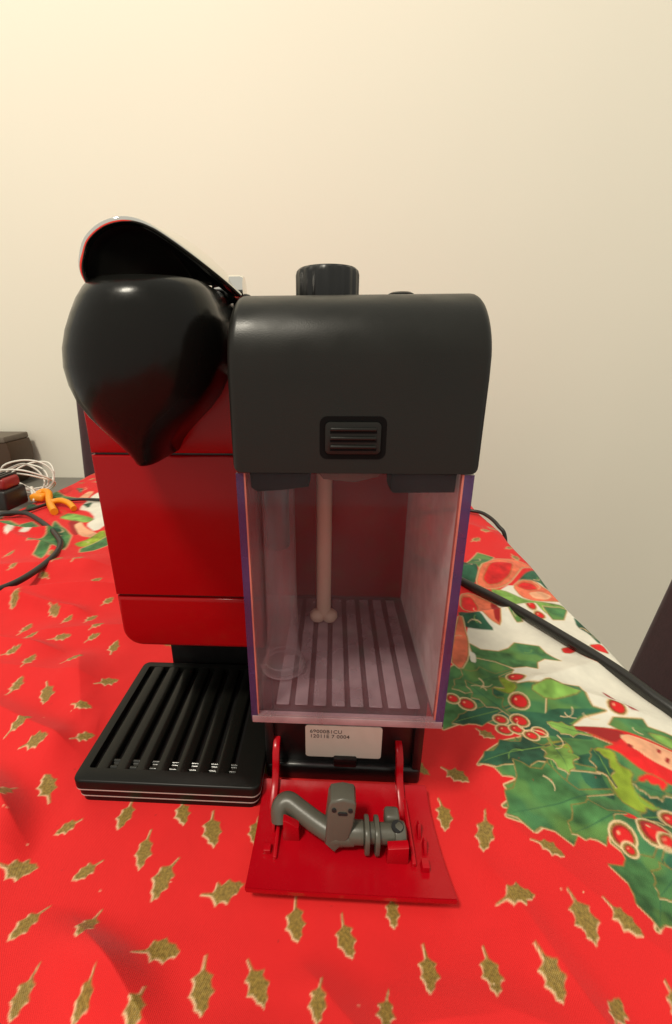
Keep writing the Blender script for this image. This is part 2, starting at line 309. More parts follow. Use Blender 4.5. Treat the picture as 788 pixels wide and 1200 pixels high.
('green',[(-158.6,280.1),(-153.2,299.0),(-149.3,319.3),(-134.8,295.0),(-142.8,276.3),(-152.2,267.2)]),
('red',[(-284.9,419.9),(-253.8,406.5),(-248.5,386.1),(-266.9,392.1)]),
]
BERRIES = [ (290.4,178.1,3.6),(294.3,169.5,3.5),(222.3,57.8,3.0),(232.9,57.1,4.0),(221.2,49.3,3.4),(228.2,50.2,2.9),(240.3,48.5,2.9),(234.3,45.4,2.9),(243.6,90.8,4.5),(237.9,70.9,4.7),(206.6,70.1,4.2),(198.8,73.9,3.2),(292.9,66.8,4.1),(251.3,-6.7,4.1),(265.5,-4.6,5.3),(279.1,2.7,3.5),(251.6,-11.5,1.8),(267.9,-9.0,2.2) ]
MOTIF_LEAVES = [ ('green',258.5,23.5,202.2,26.1,1.25),('dark_green',250.0,40.6,199.9,27.0,0.90),('green',259.6,14.6,203.8,-0.1,1.50),('green',258.8,3.6,229.9,-6.3,1.30),('light_green',242.8,44.6,242.2,21.4,1.60),('green',269.5,-6.2,243.7,-39.7,1.50),('green',245.7,100.6,201.0,82.8,1.20),('dark_green',233.4,68.6,194.0,55.3,0.80),('green',230.1,60.0,211.5,90.9,0.90),('light_green',266.4,45.7,248.2,56.5,1.10),('dark_green',263.0,17.0,261.0,35.8,1.20),('green',289.1,13.9,272.8,19.6,1.00),('dark_green',287.0,5.7,265.9,2.8,0.80),('green',270.8,-16.1,251.7,-28.8,1.20) ]

COLS = {'red': (0.74, 0.017, 0.018), 'cream': (0.80, 0.77, 0.66), 'green': (0.070, 0.205, 0.065), 'dark_green': (0.025, 0.105, 0.055),
        'light_green': (0.20, 0.38, 0.075), 'yellow_green': (0.26, 0.36, 0.030), 'peach': (0.85, 0.42, 0.24), 'orange': (0.78, 0.17, 0.085),
        'dark_red': (0.36, 0.014, 0.014), 'gold': (0.25, 0.165, 0.034), 'trim': (0.86, 0.62, 0.36)}
HOLLY = [(0.0, 0.014), (0.14, 0.02), (0.27, 0.028), (0.33, 0.095), (0.38, 0.20), (0.46, 0.15), (0.56, 0.165), (0.65, 0.23), (0.71, 0.145), (0.80, 0.105), (0.88, 0.105), (0.93, 0.045), (1.0, 0.0)]
def sd_poly(px, py, poly):
    """signed distance to a polygon, negative inside"""
    d = np.full(px.shape, 1e9); inside = np.zeros(px.shape, bool); n = len(poly)
    for i in range(n):
        ax, ay = poly[i]; bx, by = poly[(i+1) % n]
        ex, ey = bx-ax, by-ay; L = ex*ex+ey*ey+1e-9
        t = np.clip(((px-ax)*ex+(py-ay)*ey)/L, 0, 1)
        d = np.minimum(d, (px-ax-t*ex)**2+(py-ay-t*ey)**2)
        c = ((ay > py) != (by > py))
        with np.errstate(divide='ignore', invalid='ignore'):
            inside ^= c & (px < (bx-ax)*(py-ay)/(by-ay+1e-12)+ax)
    d = np.sqrt(d)
    return np.where(inside, -d, d)
_ng = np.random.default_rng(11).random((64, 64))
def vnoise(px, py, sc):
    u, v = px/sc+17.3, py/sc+9.1; i, j = np.floor(u).astype(int), np.floor(v).astype(int); fu, fv = u-i, v-j
    fu, fv = fu*fu*(3-2*fu), fv*fv*(3-2*fv)
    g = lambda a, b: _ng[a % 64, b % 64]
    return (g(i, j)*(1-fu)+g(i+1, j)*fu)*(1-fv)+(g(i, j+1)*(1-fu)+g(i+1, j+1)*fu)*fv
def smooth_poly(poly):
    """one round of corner softening so the print has painted curves"""
    out = []; n = len(poly)
    for i in range(n):
        a, b = poly[i], poly[(i+1) % n]
        out += [(a[0]*.82+b[0]*.18, a[1]*.82+b[1]*.18), (a[0]*.18+b[0]*.82, a[1]*.18+b[1]*.82)]
    return out
def steps(*segs):
    out = []
    for a, b, s0, s1 in segs:
        x = a
        while x < b-1e-6:
            out.append(x); t = (x-a)/(b-a); x += s0+(s1-s0)*t
    out.append(segs[-1][1]); return np.array(out)
DROP = 250.0
def cloth():
    gs = steps((XL-DROP, XL-30, 9, 4), (XL-30, XL, 1.6, 1.6), (XL, -60, 2.2, .8), (-60, 265, .55, .55), (265, XR+25, .9, .9), (XR+25, XR+DROP, 4, 9))
    gt = steps((YN-60, YN, 4, 4), (YN, -85, 12, 2), (-85, 40, .5, .5), (40, 140, .55, .9), (140, 380, .9, 2.4), (380, YF, 2.4, 3), (YF, YF+30, 2, 2), (YF+30, YF+DROP, 5, 9))
    S, T = np.meshgrid(gs, gt); ns, nt_ = len(gs), len(gt)
    s, t = S.ravel(), T.ravel()
    # ---- shape: soft folds on the table, falling over the edges
    def lump(x0, y0, x1, y1, w, h, asym=1.0):
        ex, ey = x1-x0, y1-y0; L = math.hypot(ex, ey); ux, uy = ex/L, ey/L
        a = (s-x0)*ux+(t-y0)*uy; b = -(s-x0)*uy+(t-y0)*ux
        end = np.clip(a/(.25*L), 0, 1)*np.clip((L-a)/(.25*L), 0, 1); end = end*end*(3-2*end)
        ww = np.where(b > 0, w*asym, w)
        return 2.1*h*end*(.55*np.exp(-(b/ww)**2)+.45*np.exp(-np.abs(b)/(.7*ww)))
    h = .9*np.sin(s*.021+1.0+.6*np.sin(t*.017))*np.sin(t*.026+.5) + .5*np.sin(s*.06+t*.045) + .25*np.sin(s*.13-t*.09+2)
    for a in [(-70, 20, 85, -85, 9, 6.5, .9), (-110, 60, 0, 20, 12, 4.5, .8), (-18, 60, 14, -40, 7, 4.0, 1.2), (-260, 150, -40, 200, 16, 6.0, .5),
              (-240, 210, -90, 240, 22, 6, 1.4), (-330, 330, -150, 250, 18, 6, .8), (-160, 90, -20, 75, 20, 4, 1.0), (-120, 120, -10, 140, 14, 3, 1.0),
              (-90, -30, 40, -130, 18, 5, .8), (175, 30, 250, -60, 18, 2.5, 1.2), (190, 20, 320, 40, 16, 3, 1.5), (220, 70, 330, 120, 14, 3, 1),
              (210, 230, 330, 260, 20, 4, .8), (260, 380, 330, 330, 20, 4, 1), (230, -40, 330, -110, 20, 3, .7), (60, -85, 190, -62, 10, 3, 1),
              (170, -60, 250, -85, 12, 2.2, .7), (185, -10, 215, -80, 8, 2.2, 1), (-140, 30, -20, -60, 10, 4, 1.0), (-60, 110, -20, 40, 10, 2.0, 1.1), (-200, 120, -60, 100, 9, 4.5, .8), (-40, -20, 30, -30, 8, 2.5, 1), (110, -50, 150, -90, 9, 2, 1), (-170, 170, -70, 150, 7, 3.5, 1), (-300, 290, -200, 330, 12, 5, 1), (230, 10, 300, -20, 8, 2.4, 1), (240, 90, 320, 60, 7, 2.2, 1), (205, 150, 320, 190, 9, 3, .8)]:
        h += lump(*a)
    h += 2.2
    def box(v, a, b, f): return np.clip(np.minimum((v-a)/f+1, (b-v)/f+1), 0, 1)
    k = box(s, -4, 174, 26)*box(t, -40, 330, 22); k = k*k*(3-2*k)
    h = h*(1-k) + .2*k
    wob = 4.0*np.sin(t*.021+.7)+2.2*np.sin(t*.055); wob2 = 4*np.sin(s*.02)
    R = 9.0
    def fall(d, wv):
        a = np.clip(d/R, 0, math.pi/2); rest = np.clip(d-R*math.pi/2, 0, None)
        fl = 1+np.clip(rest/120, 0, 1)*.0
        out = R*np.sin(a)+rest*.10*fl; down = R*(1-np.cos(a))+rest*.985
        return out, down, np.clip(rest/80, 0, 1)
    dr = np.clip(s-(XR-6), 0, None); dl = np.clip((XL+6)-s, 0, None); df = np.clip(t-(YF-6), 0, None); dn = np.clip((YN+6)-t, 0, None)
    x = np.clip(s, XL+6, XR-6).astype(float); y = np.clip(t, YN+6, YF-6).astype(float); z = h.copy()
    edge = np.clip(1-np.minimum(np.minimum(XR-s, s-XL), YF-t)/40, 0, 1); z *= (1-.55*edge)
    rip = 7*np.sin(t*.045)+5*np.sin(t*.021+1)
    for d, sg in ((dr, 1), (dl, -1)):
        o, dn_, rr = fall(d, wob); m = d > 0
        x += sg*(o+rr*rip)*m; z -= dn_*m; x += sg*wob*.5*np.clip(d/6, 0, 1)
    rip2 = 7*np.sin(s*.05)
    for d, sg in ((df, 1), (dn, -1)):
        o, dn_, rr = fall(d, wob2); m = d > 0
        y += sg*(o+rr*rip2)*m; z -= dn_*m
    z = np.maximum(z, -DROP-20)
    # ---- print
    rng = np.random.default_rng(3)
    C = np.tile(np.array(COLS['red']), (len(s), 1)); gold = np.zeros(len(s))
    ds = np.gradient(gs); dt = np.gradient(gt)
    PXW = np.maximum(np.repeat(ds[None, :], nt_, 0), np.repeat(dt[:, None], ns, 1)).ravel()
    # slow warp so that the painted outlines wobble
    def paint(poly, colr, trim=0.0, goldrim=0.0, gl=0.0, mottle=0.0, shift=(0, 0)):
        P = np.array(poly); pad = 3
        i0, i1 = np.searchsorted(gs, [P[:, 0].min()-pad, P[:, 0].max()+pad]); j0, j1 = np.searchsorted(gt, [P[:, 1].min()-pad, P[:, 1].max()+pad])
        if i1-i0 < 1 or j1-j0 < 1: return
        idx = (np.arange(j0, j1)[:, None]*ns+np.arange(i0, i1)[None, :]).ravel()
        px, py, w = s[idx]-shift[0], t[idx]-shift[1], PXW[idx]*.6
        d = sd_poly(px, py, poly)
        def cover(dd): return np.clip(.5-dd/(2*w), 0, 1)[:, None]
        if trim: C[idx] = C[idx]*(1-cover(d-goldrim-trim))+np.array(COLS['trim'])*cover(d-goldrim-trim)
        if goldrim: a = cover(d-goldrim); C[idx] = C[idx]*(1-a)+np.array(COLS['gold'])*a; gold[idx] = np.maximum(gold[idx], a[:, 0])
        a = cover(d); c = np.array(COLS[colr])*np.ones((len(idx), 1))
        if mottle:
            n1, n2, n3 = vnoise(px, py, 7), vnoise(px+40, py-30, 2.6), vnoise(px-11, py+70, 15)
            mm = 1+mottle*(2.0*(n1-.5)+1.1*(n2-.5)+1.6*(n3-.5)); c = c*np.clip(mm, .4, 1.9)[:, None]
            tq = np.clip((n3-.55)*4, 0, 1)[:, None]*.5 if colr in ('green', 'dark_green') else 0
            c = c*(1-tq)+np.array((.035, .15, .085))*tq
            yq = np.clip((vnoise(px+90, py+15, 10)-.62)*5, 0, 1)[:, None]*.55 if colr == 'green' else 0
            c = c*(1-yq)+np.array((.17, .33, .07))*yq
        C[idx] = C[idx]*(1-a)+c*a
        gold[idx] = gold[idx]*(1-a[:, 0])+gl*a[:, 0]
    def leaf(ax, ay, bx, by, fat=1.0, bend=0.0):
        L = math.hypot(bx-ax, by-ay)+1e-6; ux, uy = (bx-ax)/L, (by-ay)/L
        up = [(q, v*(fat+rng.uniform(-.12, .12) if v > .05 else 1)) for q, v in HOLLY]; lo = [(q, -v*(fat+rng.uniform(-.12, .12) if v > .05 else 1)) for q, v in HOLLY[:-1]][::-1]
        off = rng.uniform(-.05, .05)
        pts = []
        for q, v in up+lo:
            q2 = q + (off if .2 < q < .95 and v < 0 else 0)
            v2 = v + bend*math.sin(q*math.pi)
            pts.append((ax+L*(q2*ux-v2*uy), ay+L*(q2*uy+v2*ux)))
        return pts
    taken = [((a+c)/2, (b+d)/2) for a, b, c, d in GOLD_LEAVES]
    shapes = [np.array(p).mean(0) for _, p in PRINT_SHAPES]
    extra = []
    for _ in range(6000):
        cx, cy = rng.uniform(XL-DROP, XR+DROP), rng.uniform(YN-60, YF+DROP)
        if -78 < cy < 250 and -340 < cx < 330 and not (0 < cx < 175 and cy > 0): continue
        if min((cx-a)**2+(cy-b)**2 for a, b in taken) < 19**2: continue
        if min((cx-a[0])**2+(cy-a[1])**2 for a in shapes) < 42**2: continue
        taken.append((cx, cy)); an = rng.uniform(0, 6.28); L = rng.uniform(13, 17)
        extra.append((cx-L/2*math.cos(an), cy-L/2*math.sin(an), cx+L/2*math.cos(an), cy+L/2*math.sin(an)))
    for i, g in enumerate(list(GOLD_LEAVES)+extra):
        L = math.hypot(g[2]-g[0], g[3]-g[1])
        g = list(g)
        if L < 11.5:
            kx = 11.5/max(L, 1); mx, my = (g[0]+g[2])/2, (g[1]+g[3])/2
            g = [mx+(g[0]-mx)*kx, my+(g[1]-my)*kx, mx+(g[2]-mx)*kx, my+(g[3]-my)*kx]
        if L > 17:
            kx = 17/L; mx, my = (g[0]+g[2])/2, (g[1]+g[3])/2
            g = [mx+(g[0]-mx)*kx, my+(g[1]-my)*kx, mx+(g[2]-mx)*kx, my+(g[3]-my)*kx]
        pl = leaf(*g, fat=rng.uniform(.95, 1.2), bend=rng.uniform(-.08, .08))
        if i < len(GOLD_LEAVES)+1000:
            paint(pl, 'trim', shift=(-.32+rng.uniform(-.25, .2), -.48))
        paint(pl, 'gold', gl=1.0)
    for name, pl in PRINT_SHAPES:
        big = name in ('green', 'dark_green', 'light_green', 'yellow_green')
        pl2 = smooth_poly(pl) if name not in ('green',) else pl
        paint(pl2, name, trim=.5 if name in ('green', 'orange', 'peach') else 0, goldrim=.55 if name in ('green', 'orange', 'red', 'light_green', 'yellow_green') else 0, mottle=.38 if big else (.22 if name in ('orange', 'peach', 'red') else .05))
    for name, ax, ay, bx, by, fat in MOTIF_LEAVES:
        pl = leaf(ax, ay, bx, by, fat=fat, bend=rng.uniform(-.06, .06))
        paint(pl, 'trim', shift=(-.45, -.75)); paint(pl, name, goldrim=.45, mottle=.4)
        L = math.hypot(bx-ax, by-ay); ux, uy = (bx-ax)/L, (by-ay)/L
        paint([(ax+ux*L*.25-uy*.25, ay+uy*L*.25+ux*.25), (ax+ux*L*.95, ay+uy*L*.95), (ax+ux*L*.25+uy*.25, ay+uy*L*.25-ux*.25)], 'dark_green' if name != 'dark_green' else 'light_green')
    for cx, cy, r in BERRIES:
        ring = [(cx+r*math.cos(a)*1.0, cy+r*.95*math.sin(a)) for a in np.linspace(0, 2*math.pi, 15)[:-1]]
        paint(ring, 'dark_red', trim=.7, goldrim=.9)
        paint([(cx+(a-cx)*.8, cy+(b-cy)*.8) for a, b in ring], 'red', shift=(r*.1, -r*.05))
        paint([(cx-r*.3+r*.16*math.cos(a), cy+r*.3+r*.16*math.sin(a)) for a in np.linspace(0, 6.28, 9)[:-1]], 'peach')
    # painted veins and curls in the foliage
    for _ in range(70):
        name, pl = PRINT_SHAPES[int(rng.integers(len(PRINT_SHAPES)))]
        if name not in ('green', 'dark_green', 'yellow_green', 'orange'): continue
        P = np.array(pl); c = P[rng.integers(len(P))]*.35+P.mean(0)*.65; an = rng.uniform(0, 6.28); L = rng.uniform(3, 8); w = rng.uniform(.25, .4)
        q = []
        for a_ in np.linspace(0, 1.6, 7): q.append((c[0]+L*a_*math.cos(an+a_*.7), c[1]+L*a_*math.sin(an+a_*.7)))
        paint(q+[(a+w*1.6, b+w*1.6) for a, b in q[::-1]], 'trim' if rng.random() < .6 else 'light_green')
    # small specks of lint and worn print
    for _ in range(70):
        cx, cy = rng.uniform(-60, 270), rng.uniform(-75, 60); r = rng.uniform(.15, .3)
        paint([(cx+r*math.cos(a), cy+r*math.sin(a)) for a in np.linspace(0, 6.28, 7)[:-1]], 'trim' if rng.random() < .5 else 'dark_red')
    # ---- mesh
    me = bpy.data.meshes.new('tablecloth')
    nv = len(s); q = (np.arange(nt_-1)[:, None]*ns+np.arange(ns-1)[None, :]).ravel()
    F = np.stack([q, q+1, q+1+ns, q+ns], 1).ravel().astype(np.int32); nf = len(q)
    me.vertices.add(nv); me.vertices.foreach_set('co', (np.stack([x, y, z], 1)*MM).ravel())
    me.loops.add(nf*4); me.loops.foreach_set('vertex_index', F)
    me.polygons.add(nf); me.polygons.foreach_set('loop_start', np.arange(0, nf*4, 4, dtype=np.int32)); 
    me.update(calc_edges=True)
    ca = me.color_attributes.new('print', 'FLOAT_COLOR', 'POINT'); ca.data.foreach_set('color', np.concatenate([C, np.ones((nv, 1))], 1).astype(np.float32).ravel())
    ga = me.attributes.new('gold', 'FLOAT', 'POINT'); ga.data.foreach_set('value', gold.astype(np.float32))
    uv = me.attributes.new('weave', 'FLOAT_VECTOR', 'POINT'); uv.data.foreach_set('vector', (np.stack([s, t, 0*s], 1)).astype(np.float32).ravel())
    m = bpy.data.materials.new('printed_cotton'); m.use_nodes = True; nt = m.node_tree; p = nt.nodes['Principled BSDF']
    a = nt.nodes.new('ShaderNodeAttribute'); a.attribute_name = 'print'
    g = nt.nodes.new('ShaderNodeAttribute'); g.attribute_name = 'gold'
    w = nt.nodes.new('ShaderNodeAttribute'); w.attribute_name = 'weave'
    nz = nt.nodes.new('ShaderNodeTexNoise'); nz.inputs['Scale'].default_value = .9; nz.inputs['Detail'].default_value = 4; nt.links.new(w.outputs['Vector'], nz.inputs['Vector'])
    mr = nt.nodes.new('ShaderNodeMapRange'); mr.inputs[1].default_value = .3; mr.inputs[2].default_value = .7; mr.inputs[3].default_value = .72; mr.inputs[4].default_value = 1.4
    nt.links.new(nz.outputs['Fac'], mr.inputs[0])
    mx1 = nt.nodes.new('ShaderNodeMix'); mx1.data_type = 'FLOAT'; mx1.inputs[2].default_value = 1.0; nt.links.new(g.outputs['Fac'], mx1.inputs[0]); nt.links.new(mr.outputs[0], mx1.inputs[3])
    nb = nt.nodes.new('ShaderNodeTexNoise'); nb.inputs['Scale'].default_value = .035; nb.inputs['Detail'].default_value = 8; nt.links.new(w.outputs['Vector'], nb.inputs['Vector'])
    mr2 = nt.nodes.new('ShaderNodeMapRange'); mr2.inputs[3].default_value = .88; mr2.inputs[4].default_value = 1.1; nt.links.new(nb.outputs['Fac'], mr2.inputs[0])
    mul = nt.nodes.new('ShaderNodeMath'); mul.operation = 'MULTIPLY'; nt.links.new(mx1.outputs[0], mul.inputs[0]); nt.links.new(mr2.outputs[0], mul.inputs[1])
    vm = nt.nodes.new('ShaderNodeVectorMath'); vm.operation = 'SCALE'; nt.links.new(a.outputs['Color'], vm.inputs[0]); nt.links.new(mul.outputs[0], vm.inputs['Scale'])
    nt.links.new(vm.outputs[0], p.inputs['Base Color'])
    p.inputs['Roughness'].default_value = .72; p.inputs['Sheen Weight'].default_value = .08; p.inputs['Specular IOR Level'].default_value = .25
    rm = nt.nodes.new('ShaderNodeMapRange'); rm.inputs[3].default_value = .75; rm.inputs[4].default_value = .42; nt.links.new(g.outputs['Fac'], rm.inputs[0]); nt.links.new(rm.outputs[0], p.inputs['Roughness'])
    sep = nt.nodes.new('ShaderNodeSeparateXYZ'); nt.links.new(w.outputs['Vector'], sep.inputs[0])
    sn = []
    for k_ in ('X', 'Y'):
        mm = nt.nodes.new('ShaderNodeMath'); mm.operation = 'MULTIPLY'; mm.inputs[1].default_value = 9.0; nt.links.new(sep.outputs[k_], mm.inputs[0])
        ss = nt.nodes.new('ShaderNodeMath'); ss.operation = 'SINE'; nt.links.new(mm.outputs[0], ss.inputs[0]); sn.append(ss)
    ad = nt.nodes.new('ShaderNodeMath'); ad.operation = 'MULTIPLY'; nt.links.new(sn[0].outputs[0], ad.inputs[0]); nt.links.new(sn[1].outputs[0], ad.inputs[1])
    n3 = nt.nodes.new('ShaderNodeTexNoise'); n3.inputs['Scale'].default_value = .12; n3.inputs['Detail'].default_value = 6; nt.links.new(w.outputs['Vector'], n3.inputs['Vector'])
    ad2 = nt.nodes.new('ShaderNodeMath'); ad2.operation = 'MULTIPLY_ADD'; ad2.inputs[1].default_value = 6.0; nt.links.new(n3.outputs['Fac'], ad2.inputs[0]); nt.links.new(ad.outputs[0], ad2.inputs[2])
    b = nt.nodes.new('ShaderNodeBump'); b.inputs['Strength'].default_value = .35; b.inputs['Distance'].default_value = 0.00018; nt.links.new(ad2.outputs[0], b.inputs['Height']); nt.links.new(b.outputs[0], p.inputs['Normal'])
    me.materials.append(m)
    o = bpy.data.objects.new('tablecloth', me); col.objects.link(o); me.shade_smooth()
    tag(o, 'red Christmas tablecloth printed with gold holly leaves, green foliage and berries', 'tablecloth')
cloth()

# ------------------------------------------------------------------ coffee machine
cm = thing('coffee_machine', 'red and black capsule coffee machine with chrome lever standing on the tablecloth', 'coffee machine')
# red column front: three panels with thin seams
def panel(name, z0, z1, rb=0.0, rt=0.0, xl=14.0, xr=88.0):
    """front panel: side corner rounded at the bottom, front edge rolled under"""
    pr = [(xr, z0)] + [(xr, z1)]
    pr = [(xr, z0), (xr, z1)]
    pr += arc(xl+rt, z1-rt, rt, 90, 180, 6) if rt else [(xl, z1)]
    pr += arc(xl+rb, z0+rb, rb, 180, 270, 8) if rb else [(xl, z0)]
    bm = prism(pr, 'y', 41.0, 200, r=1.1 if not rb else 2.2, seg=3)
    return obj(name, bm, 'red', cm)
panel('capsule_drawer', 60.8, 90.2, rb=9.5)
panel('front_panel', 91.2, 162.6)
panel('upper_panel', 163.5, 196, rt=6)
obj('inner_frame', rbox(15, 87.5, 43, 199, 66, 190), 'black', cm)
# recessed red face behind the milk container
obj('docking_panel', rbox(88.4, 168, 90.5, 200, 62.5, 214, 1.5), 'red', cm)
obj('rear_housing', rbox(15, 167.5, 200.2, 318, 0.0, 214, 8, 4), 'red', cm)
# black bases
obj('base', rbox(17.5, 89.6, 86.0, 200, 0.0, 60.6, 1.5), 'black', cm)
bb = rbox(91.5, 166.5, 20, 200, 7.5, 61.6, 1.2)
bb = rbox(90.4, 168, 17.0, 200, 0.0, 10, 2.0, 3, bb)          # foot lip
bb = rbox(90.4, 95.0, 17.6, 60, 7, 61.6, 1.0, 2, bb)          # side cheeks
bb = rbox(163.2, 168, 17.6, 60, 7, 61.6, 1.0, 2, bb)
bb = rbox(124.5, 136, 17.4, 22, 9.0, 14.5, 0.8, 2, bb)
obj('compartment_base', bb, 'black', cm)
# rating sticker
st = obj('sticker', prism(rrect(110.4, 148.1, 13.4, 33.6, 1.6), 'y', 19.6, 20.1), 'sticker', cm, smooth=0)
def text(name, body, x, z, size, y, m, parent):
    c = bpy.data.curves.new(name, 'FONT'); c.body = body; c.size = size*MM; c.extrude = 0.00004; c.space_character = 1.08; c.offset = 0.00003
    o = bpy.data.objects.new(name+'_curve', c); col.objects.link(o)
    dg = bpy.context.evaluated_depsgraph_get(); me = bpy.data.meshes.new_from_object(o.evaluated_get(dg))
    bpy.data.objects.remove(o)
    me.transform(Matrix.Translation(Vector((x, y, z))*MM) @ Matrix.Rotation(math.radians(90), 4, 'X'))
    me.materials.clear()
    return link(name, me, m, parent, smooth=0)
text('sticker_text', '69000B1CU', 112.6, 28.9, 3.0, 19.55, 'ink', st)
text('sticker_text', '12011E 7 0004', 112.6, 25.9, 3.0, 19.55, 'ink', st)

# drip tray
def rrect_path(): pass
tx0, tx1, ty0, ty1 = 0.0, 90.2, 0.0, 84.5
dt_ = bmesh.new()
# deck frame with an opening
bo = rrect(tx0, tx1, ty0, ty1, 4.0)
def tray_ring(z0, z1, inset):
    return prism(rrect(tx0+inset, tx1-inset, ty0+inset, ty1-inset, 4.0), 'z', z0, z1)
tr_ = obj('drip_tray', tray_ring(0.0, 3.9, 1.6), 'tray', cm)
obj('tray_body', tray_ring(4.7, 8.8, .8), 'tray', tr_)
for z in (3.9, 8.8): obj('trim_line', tray_ring(z+.1, z+.7, .0 if z > 5 else .8), 'silver', tr_)
# deck: slab pieces around the slots
GX0, GX1, GY0, GY1 = 4.9, 77.3, 7.2, 80.0
deck = bmesh.new()
outer = rrect(tx0, tx1, ty0, ty1, 4.0, 6); inner = rrect(GX0, GX1, GY0, GY1, 1.2, 6)
n = len(outer)
for zz, flip in ((14.7, False),):
    pass
def ringmesh(outer, inner, z0, z1, bev=.9):
    nb = bmesh.new()
    o_in = [( (x-45.1)*(1-bev/45.1)+45.1, (y-42.25)*(1-bev/42.25)+42.25) for x, y in outer]
    L = [[nb.verts.new((x, y, z)) for x, y in pts] for pts, z in ((outer, z0), (outer, z1-bev), ([( (a[0]*.3+b[0]*.7), (a[1]*.3+b[1]*.7)) for a, b in zip(o_in, outer)], z1-bev*.3), (o_in, z1), (inner, z1), (inner, z0))]
    for A, B in zip(L, L[1:]+L[:1]):
        for i in range(len(A)): nb.faces.new((A[i], A[(i+1) % len(A)], B[(i+1) % len(A)], B[i]))
    return nb
obj('tray_deck', ringmesh(outer, inner, 9.6, 14.7), 'tray', tr_, smooth=50)
obj('tray_pit', rbox(GX0-.4, GX1+.4, GY0-.4, GY1+.4, 9.0, 10.4), 'pit', tr_)
# slats: flat bars between eight grooves, each groove ending in a glossy ramp
def slat_mesh():
    nb = bmesh.new(); rings = []
    for y, zt in [(7.0, 14.55), (9, 14.6), (40, 14.5), (80.2, 14.6)]:
        w = 3.35; c = [(-w, 10.2), (-w, zt-1.0), (-w*.94, zt-.4), (-w*.8, zt-.06), (0, zt), (w*.8, zt-.06), (w*.94, zt-.4), (w, zt-1.0), (w, 10.2)]
        rings.append([nb.verts.new((x, y, z)) for x, z in c])
    for A, B in zip(rings, rings[1:]):
        for i in range(len(A)-1): nb.faces.new((A[i], A[i+1], B[i+1], B[i]))
    nb.faces.new(rings[0]); nb.faces.new(rings[-1][::-1])
    return nb
def ramp_mesh():
    pr = [(6.9, 10.0), (6.9, 13.4), (7.6, 13.2), (8.1, 13.5), (8.5, 14.0), (9.0, 14.25), (9.5, 14.1), (10.0, 13.4), (10.6, 12.9), (11.3, 12.8), (11.9, 13.1), (12.3, 13.7), (12.8, 14.0), (13.3, 13.8), (13.8, 13.0), (14.6, 11.6), (15.6, 10.0)]
    return prism(pr, 'x', -1.62, 1.62)
def repeat(name, bm, m, xs):
    first = None
    for x in xs:
        if first is None: o = first = obj(name, bm, m, tr_, smooth=60)
        else: o = first.copy(); col.objects.link(o); o.parent = tr_
        o.location = (x*MM, 0, 0)
repeat('slat', slat_mesh(), 'slat', [11.53+9.86*i for i in range(7)])
repeat('groove_end', ramp_mesh(), 'groove', [16.46+9.86*i for i in range(7)])

# brew head: teardrop bulge
def head():
    rows = [(229.0, 45, 70, 5), (228.6, 41, 74.5, 12), (227.6, 39.0, 77.2, 19), (225, 37.2, 79.0, 23), (221.5, 34.8, 80.6, 25.5), (217, 32.2, 82.0, 27), (212, 29.6, 82.9, 28), (206.5, 27.6, 82.4, 28.3), (200.5, 26.7, 80.7, 28),
            (194.5, 27.3, 78.2, 27), (189, 29.0, 75.2, 25.5), (183.5, 32.5, 70.6, 23.3), (178, 37.2, 64.6, 20), (173.5, 41.4, 60.0, 17), (170, 44.4, 57.2, 14.5), (167.4, 46.2, 55.8, 13), (165.8, 46.8, 55.0, 12), (165.0, 47.6, 54.2, 10.8), (164.7, 49.2, 52.6, 8)]
    nb = bmesh.new(); rings = []; N = 28
    for z, xl, xr, d in rows:
        c, w = (xl+xr)/2, (xr-xl)/2; ring = []
        deep = 175 if z > 197 else 60
        yb = 22.0
        ring.append((c-w, deep, z))
        for i in range(N+1):
            a = math.pi*i/N
            ring.append((c-w*math.copysign(abs(math.cos(a))**.92, math.cos(a)), yb-d*math.sin(a)**.92, z))
        ring.append((c+w, deep, z))
        rings.append([nb.verts.new(p) for p in ring])
    for A, B in zip(rings, rings[1:]):
        for i in range(len(A)): nb.faces.new((A[i], A[(i+1) % len(A)], B[(i+1) % len(A)], B[i]))
    nb.faces.new(rings[0]); nb.faces.new(rings[-1][::-1])
    me = obj('brew_head', nb, 'head', cm, smooth=55)
    return me
head()
